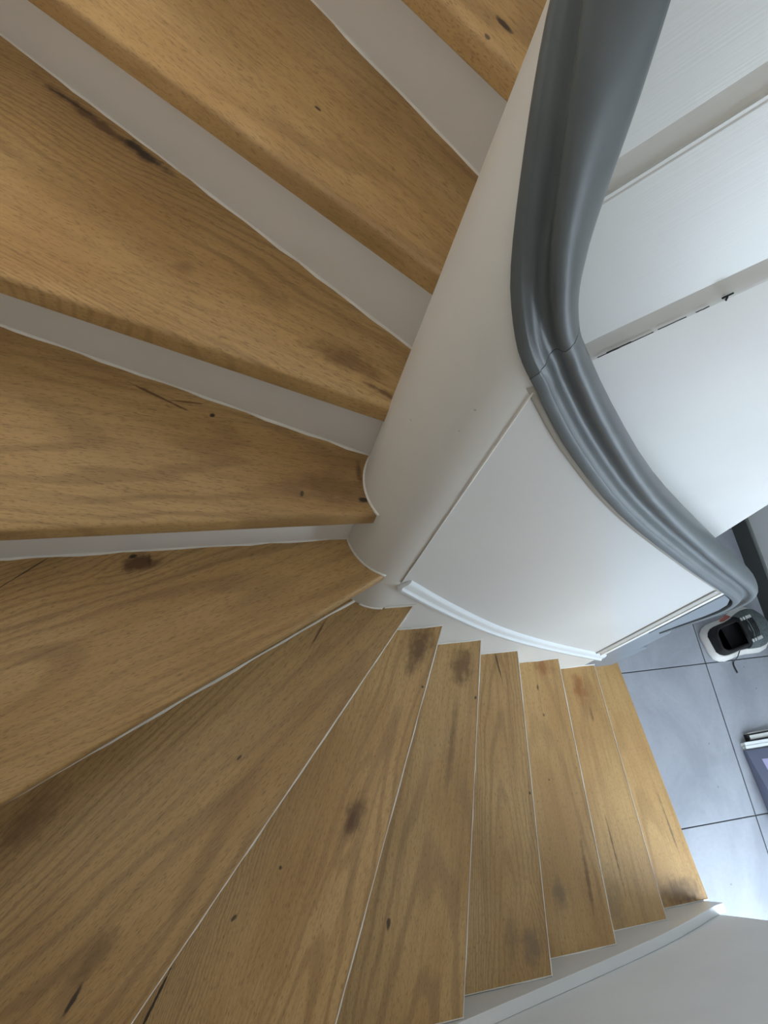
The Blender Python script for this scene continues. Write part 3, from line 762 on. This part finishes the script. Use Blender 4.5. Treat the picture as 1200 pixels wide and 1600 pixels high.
    mesh('insole', iv, [(2 * i, 2 * i + 1, 2 * i + 3, 2 * i + 2) for i in range(11)], M['lining'], root)
    # toe cap over the front
    tv, tf = [], []
    ts = [x for x in ss if x >= 0.15]
    for x in ts:
        w = wid(x) * 0.93 + 0.0015; hh = ring_top(x) + 0.0015
        for j in range(K):
            a = math.pi * j / (K - 1)
            tv.append((x, w * math.cos(a), 0.031 + lift(x) * 0.6 + hh * math.sin(a) ** 0.75))
    for i in range(len(ts) - 1):
        for j in range(K - 1): tf.append((i * K + j, i * K + j + 1, (i + 1) * K + j + 1, (i + 1) * K + j))
    smooth_by_angle(mesh('toe_cap', tv, tf, toe, root), 60)
    # tongue
    tg = []
    for x, z in ((0.118, 0.120), (0.130, 0.108), (0.148, 0.101), (0.18, 0.094)):
        for y in (-0.022, -0.01, 0.01, 0.022): tg.append((x, y, z - abs(y) * 0.35))
    to = mesh('tongue', tg, [(i * 4 + j, i * 4 + j + 1, i * 4 + 5 + j, i * 4 + 4 + j) for i in range(3) for j in range(3)], M['black'], root)
    sd = to.modifiers.new('solid', 'SOLIDIFY'); sd.thickness = 0.006
    # laces and eyelets
    for i in range(5):
        x = 0.142 + i * 0.013
        z = 0.030 + ring_top(x) + 0.003
        sp = [Vector((x, -0.022, z - 0.008)), Vector((x + 0.003, -0.01, z)), Vector((x + 0.005, 0.01, z)), Vector((x + 0.008, 0.022, z - 0.008))]
        sweep('lace', sp, [Vector((1, 0, 0))] * 4, [Vector((0, 0, 1))] * 4, [(0.003 * math.cos(q), 0.003 * math.sin(q)) for q in [k_ * math.pi / 3 for k_ in range(6)]], M['lace'], root)
        for s in (-1, 1):
            e = [(x + 0.004 + 0.004 * math.cos(q), s * 0.0255 + 0.004 * math.sin(q), z - 0.0085) for q in [k_ * math.pi / 4 for k_ in range(8)]]
            e2 = [(a, b, c + 0.004) for a, b, c in e]
            mesh('eyelet', e + e2, [tuple(range(8, 16))] + [(k_, (k_ + 1) % 8, 8 + (k_ + 1) % 8, 8 + k_) for k_ in range(8)], M['eyelet'], root)
    if patch:
        pv = [(0.075 + 0.08 * t_, wid(0.085 + 0.08 * t_) + 0.0075 - 0.0075 * q, 0.010 + 0.021 * q) for t_ in (0, 0.25, 0.5, 0.75, 1) for q in (0, 1)]
        po = mesh('sole_patch', pv, [(2 * i, 2 * i + 1, 2 * i + 3, 2 * i + 2) for i in range(4)], M['red'], root)
        sd = po.modifiers.new('solid', 'SOLIDIFY'); sd.thickness = 0.002
    return root
SX, SY, SZ, SA = 1.10, 1.90, 1.05, math.radians(13)
s1 = shoe('sneaker', (2.094, 0.492, 0.0), (0, 0, SA), M['black'], M['mesh'], 'black and grey sneaker with chunky white sole and trailing lace on the tiles', True)
lp = curve([(0.0, 0.0), (0.014, -0.02), (0.004, -0.045), (0.010, -0.080)], 14)
inv = (Matrix.Translation((2.094, 0.492, 0)) @ Matrix.Rotation(SA, 4, 'Z') @ Matrix.Diagonal((SX, SY, SZ, 1))).inverted()
pts = [inv @ Vector((2.196 + p[0], 0.448 + p[1], 0.070 * max(0, 1 - k / 7) + 0.0036)) for k, p in enumerate(lp)]
sweep('lace_end', pts, [Vector((1, 0, 0))] * len(pts), [Vector((0, 0, 1))] * len(pts), [(0.003 * math.cos(q), 0.003 * math.sin(q)) for q in [k_ * math.pi / 3 for k_ in range(6)]], M['lace'], s1)
s1.scale = (SX, SY, SZ)

# ------------------------------------------------------------------ things leaning by the hall wall
M['purple'] = plain('slate_blue_cover', (0.115, 0.125, 0.185), 0.45, 0.04, 20)
M['page'] = plain('white_pages', (0.72, 0.73, 0.70), 0.6)

pn = N('cover_photo')
f_ = pn.noise(pn.co, 14, 2)
M['photo'] = pn.out(pn.mix(pn.rng(f_, 0.42, 0.58), (0.36, 0.56, 0.78), (0.42, 0.40, 0.62)), 0.4)
M['ink'] = plain('black_frame_paint', (0.006, 0.006, 0.006), 0.35)
bk = tag(empty('binder', (2.108, 0.058, 0.0), math.radians(-2)), 'slate blue binder with a picture on its cover, lying at the right edge', 'binder')
def wedge(name, x0, x1, d0, d1, za, zb, lift, mat, par, sk=0.12):
    # lies along -y from d0 to d1; its top rises from za to zb
    z = lambda d: za + (zb - za) * d / 0.30
    v = [(x + d * sk, -d, h_) for h_ in (0, 1) for d in (d0, d1) for x in (x0, x1)]
    v = [(x, y, (z(-y) + lift) if h_ else (0.0008 if lift <= 0 else z(-y) + lift - 0.0008)) for x, y, h_ in v]
    return bevel(mesh(name, v, [(0, 1, 3, 2), (4, 5, 7, 6), (0, 1, 5, 4), (2, 3, 7, 6), (0, 2, 6, 4), (1, 3, 7, 5)], mat, par), 0.0008, 1)
wedge('sheets', 0.004, 0.228, 0.003, 0.292, 0.018, 0.080, -0.004, M['page'], bk)
wedge('cover', 0.0, 0.235, 0.0, 0.30, 0.018, 0.080, 0.0, M['purple'], bk)
wedge('picture', 0.050, 0.200, 0.040, 0.22, 0.018, 0.080, 0.0009, M['photo'], bk)
for i, (yo, hh, dx) in enumerate(((0.0035, 0.020, 0.0), (0.0170, 0.026, -0.004))):
    w = tag(empty('book', (2.112 + dx, 0.0585 + yo, 0), math.radians(0.5)), ('thin white book lying against the slate blue binder', 'second white book, between the thin one and the black frame')[i], 'book', 'white books at the right edge')
    box('cover', 0.0, 0.25, 0.0, 0.012, 0.0005, 0.003, M['page'], w); box('cover', 0.0, 0.25, 0.0, 0.012, hh - 0.003, hh, M['gloss'], w)
    box('pages', 0.003, 0.247, 0.0006, 0.0114, 0.0031, hh - 0.0031, M['page'], w)
fr = tag(empty('picture_frame', (2.136, 0.0905, 0), math.radians(1.5)), 'black picture frame with white mount lying behind the white books', 'frame')
box('frame_bar', 0.0, 0.26, 0.021, 0.027, 0.0005, 0.026, M['ink'], fr); box('frame_bar', 0.0, 0.26, 0.0, 0.003, 0.0005, 0.026, M['ink'], fr)
box('frame_bar', 0.0, 0.006, 0.0031, 0.0209, 0.0005, 0.026, M['ink'], fr)
box('mount', 0.0062, 0.25, 0.0032, 0.0208, 0.0005, 0.020, M['page'], fr)
box('backing', 0.004, 0.26, 0.0272, 0.031, 0.0005, 0.022, M['page'], fr)
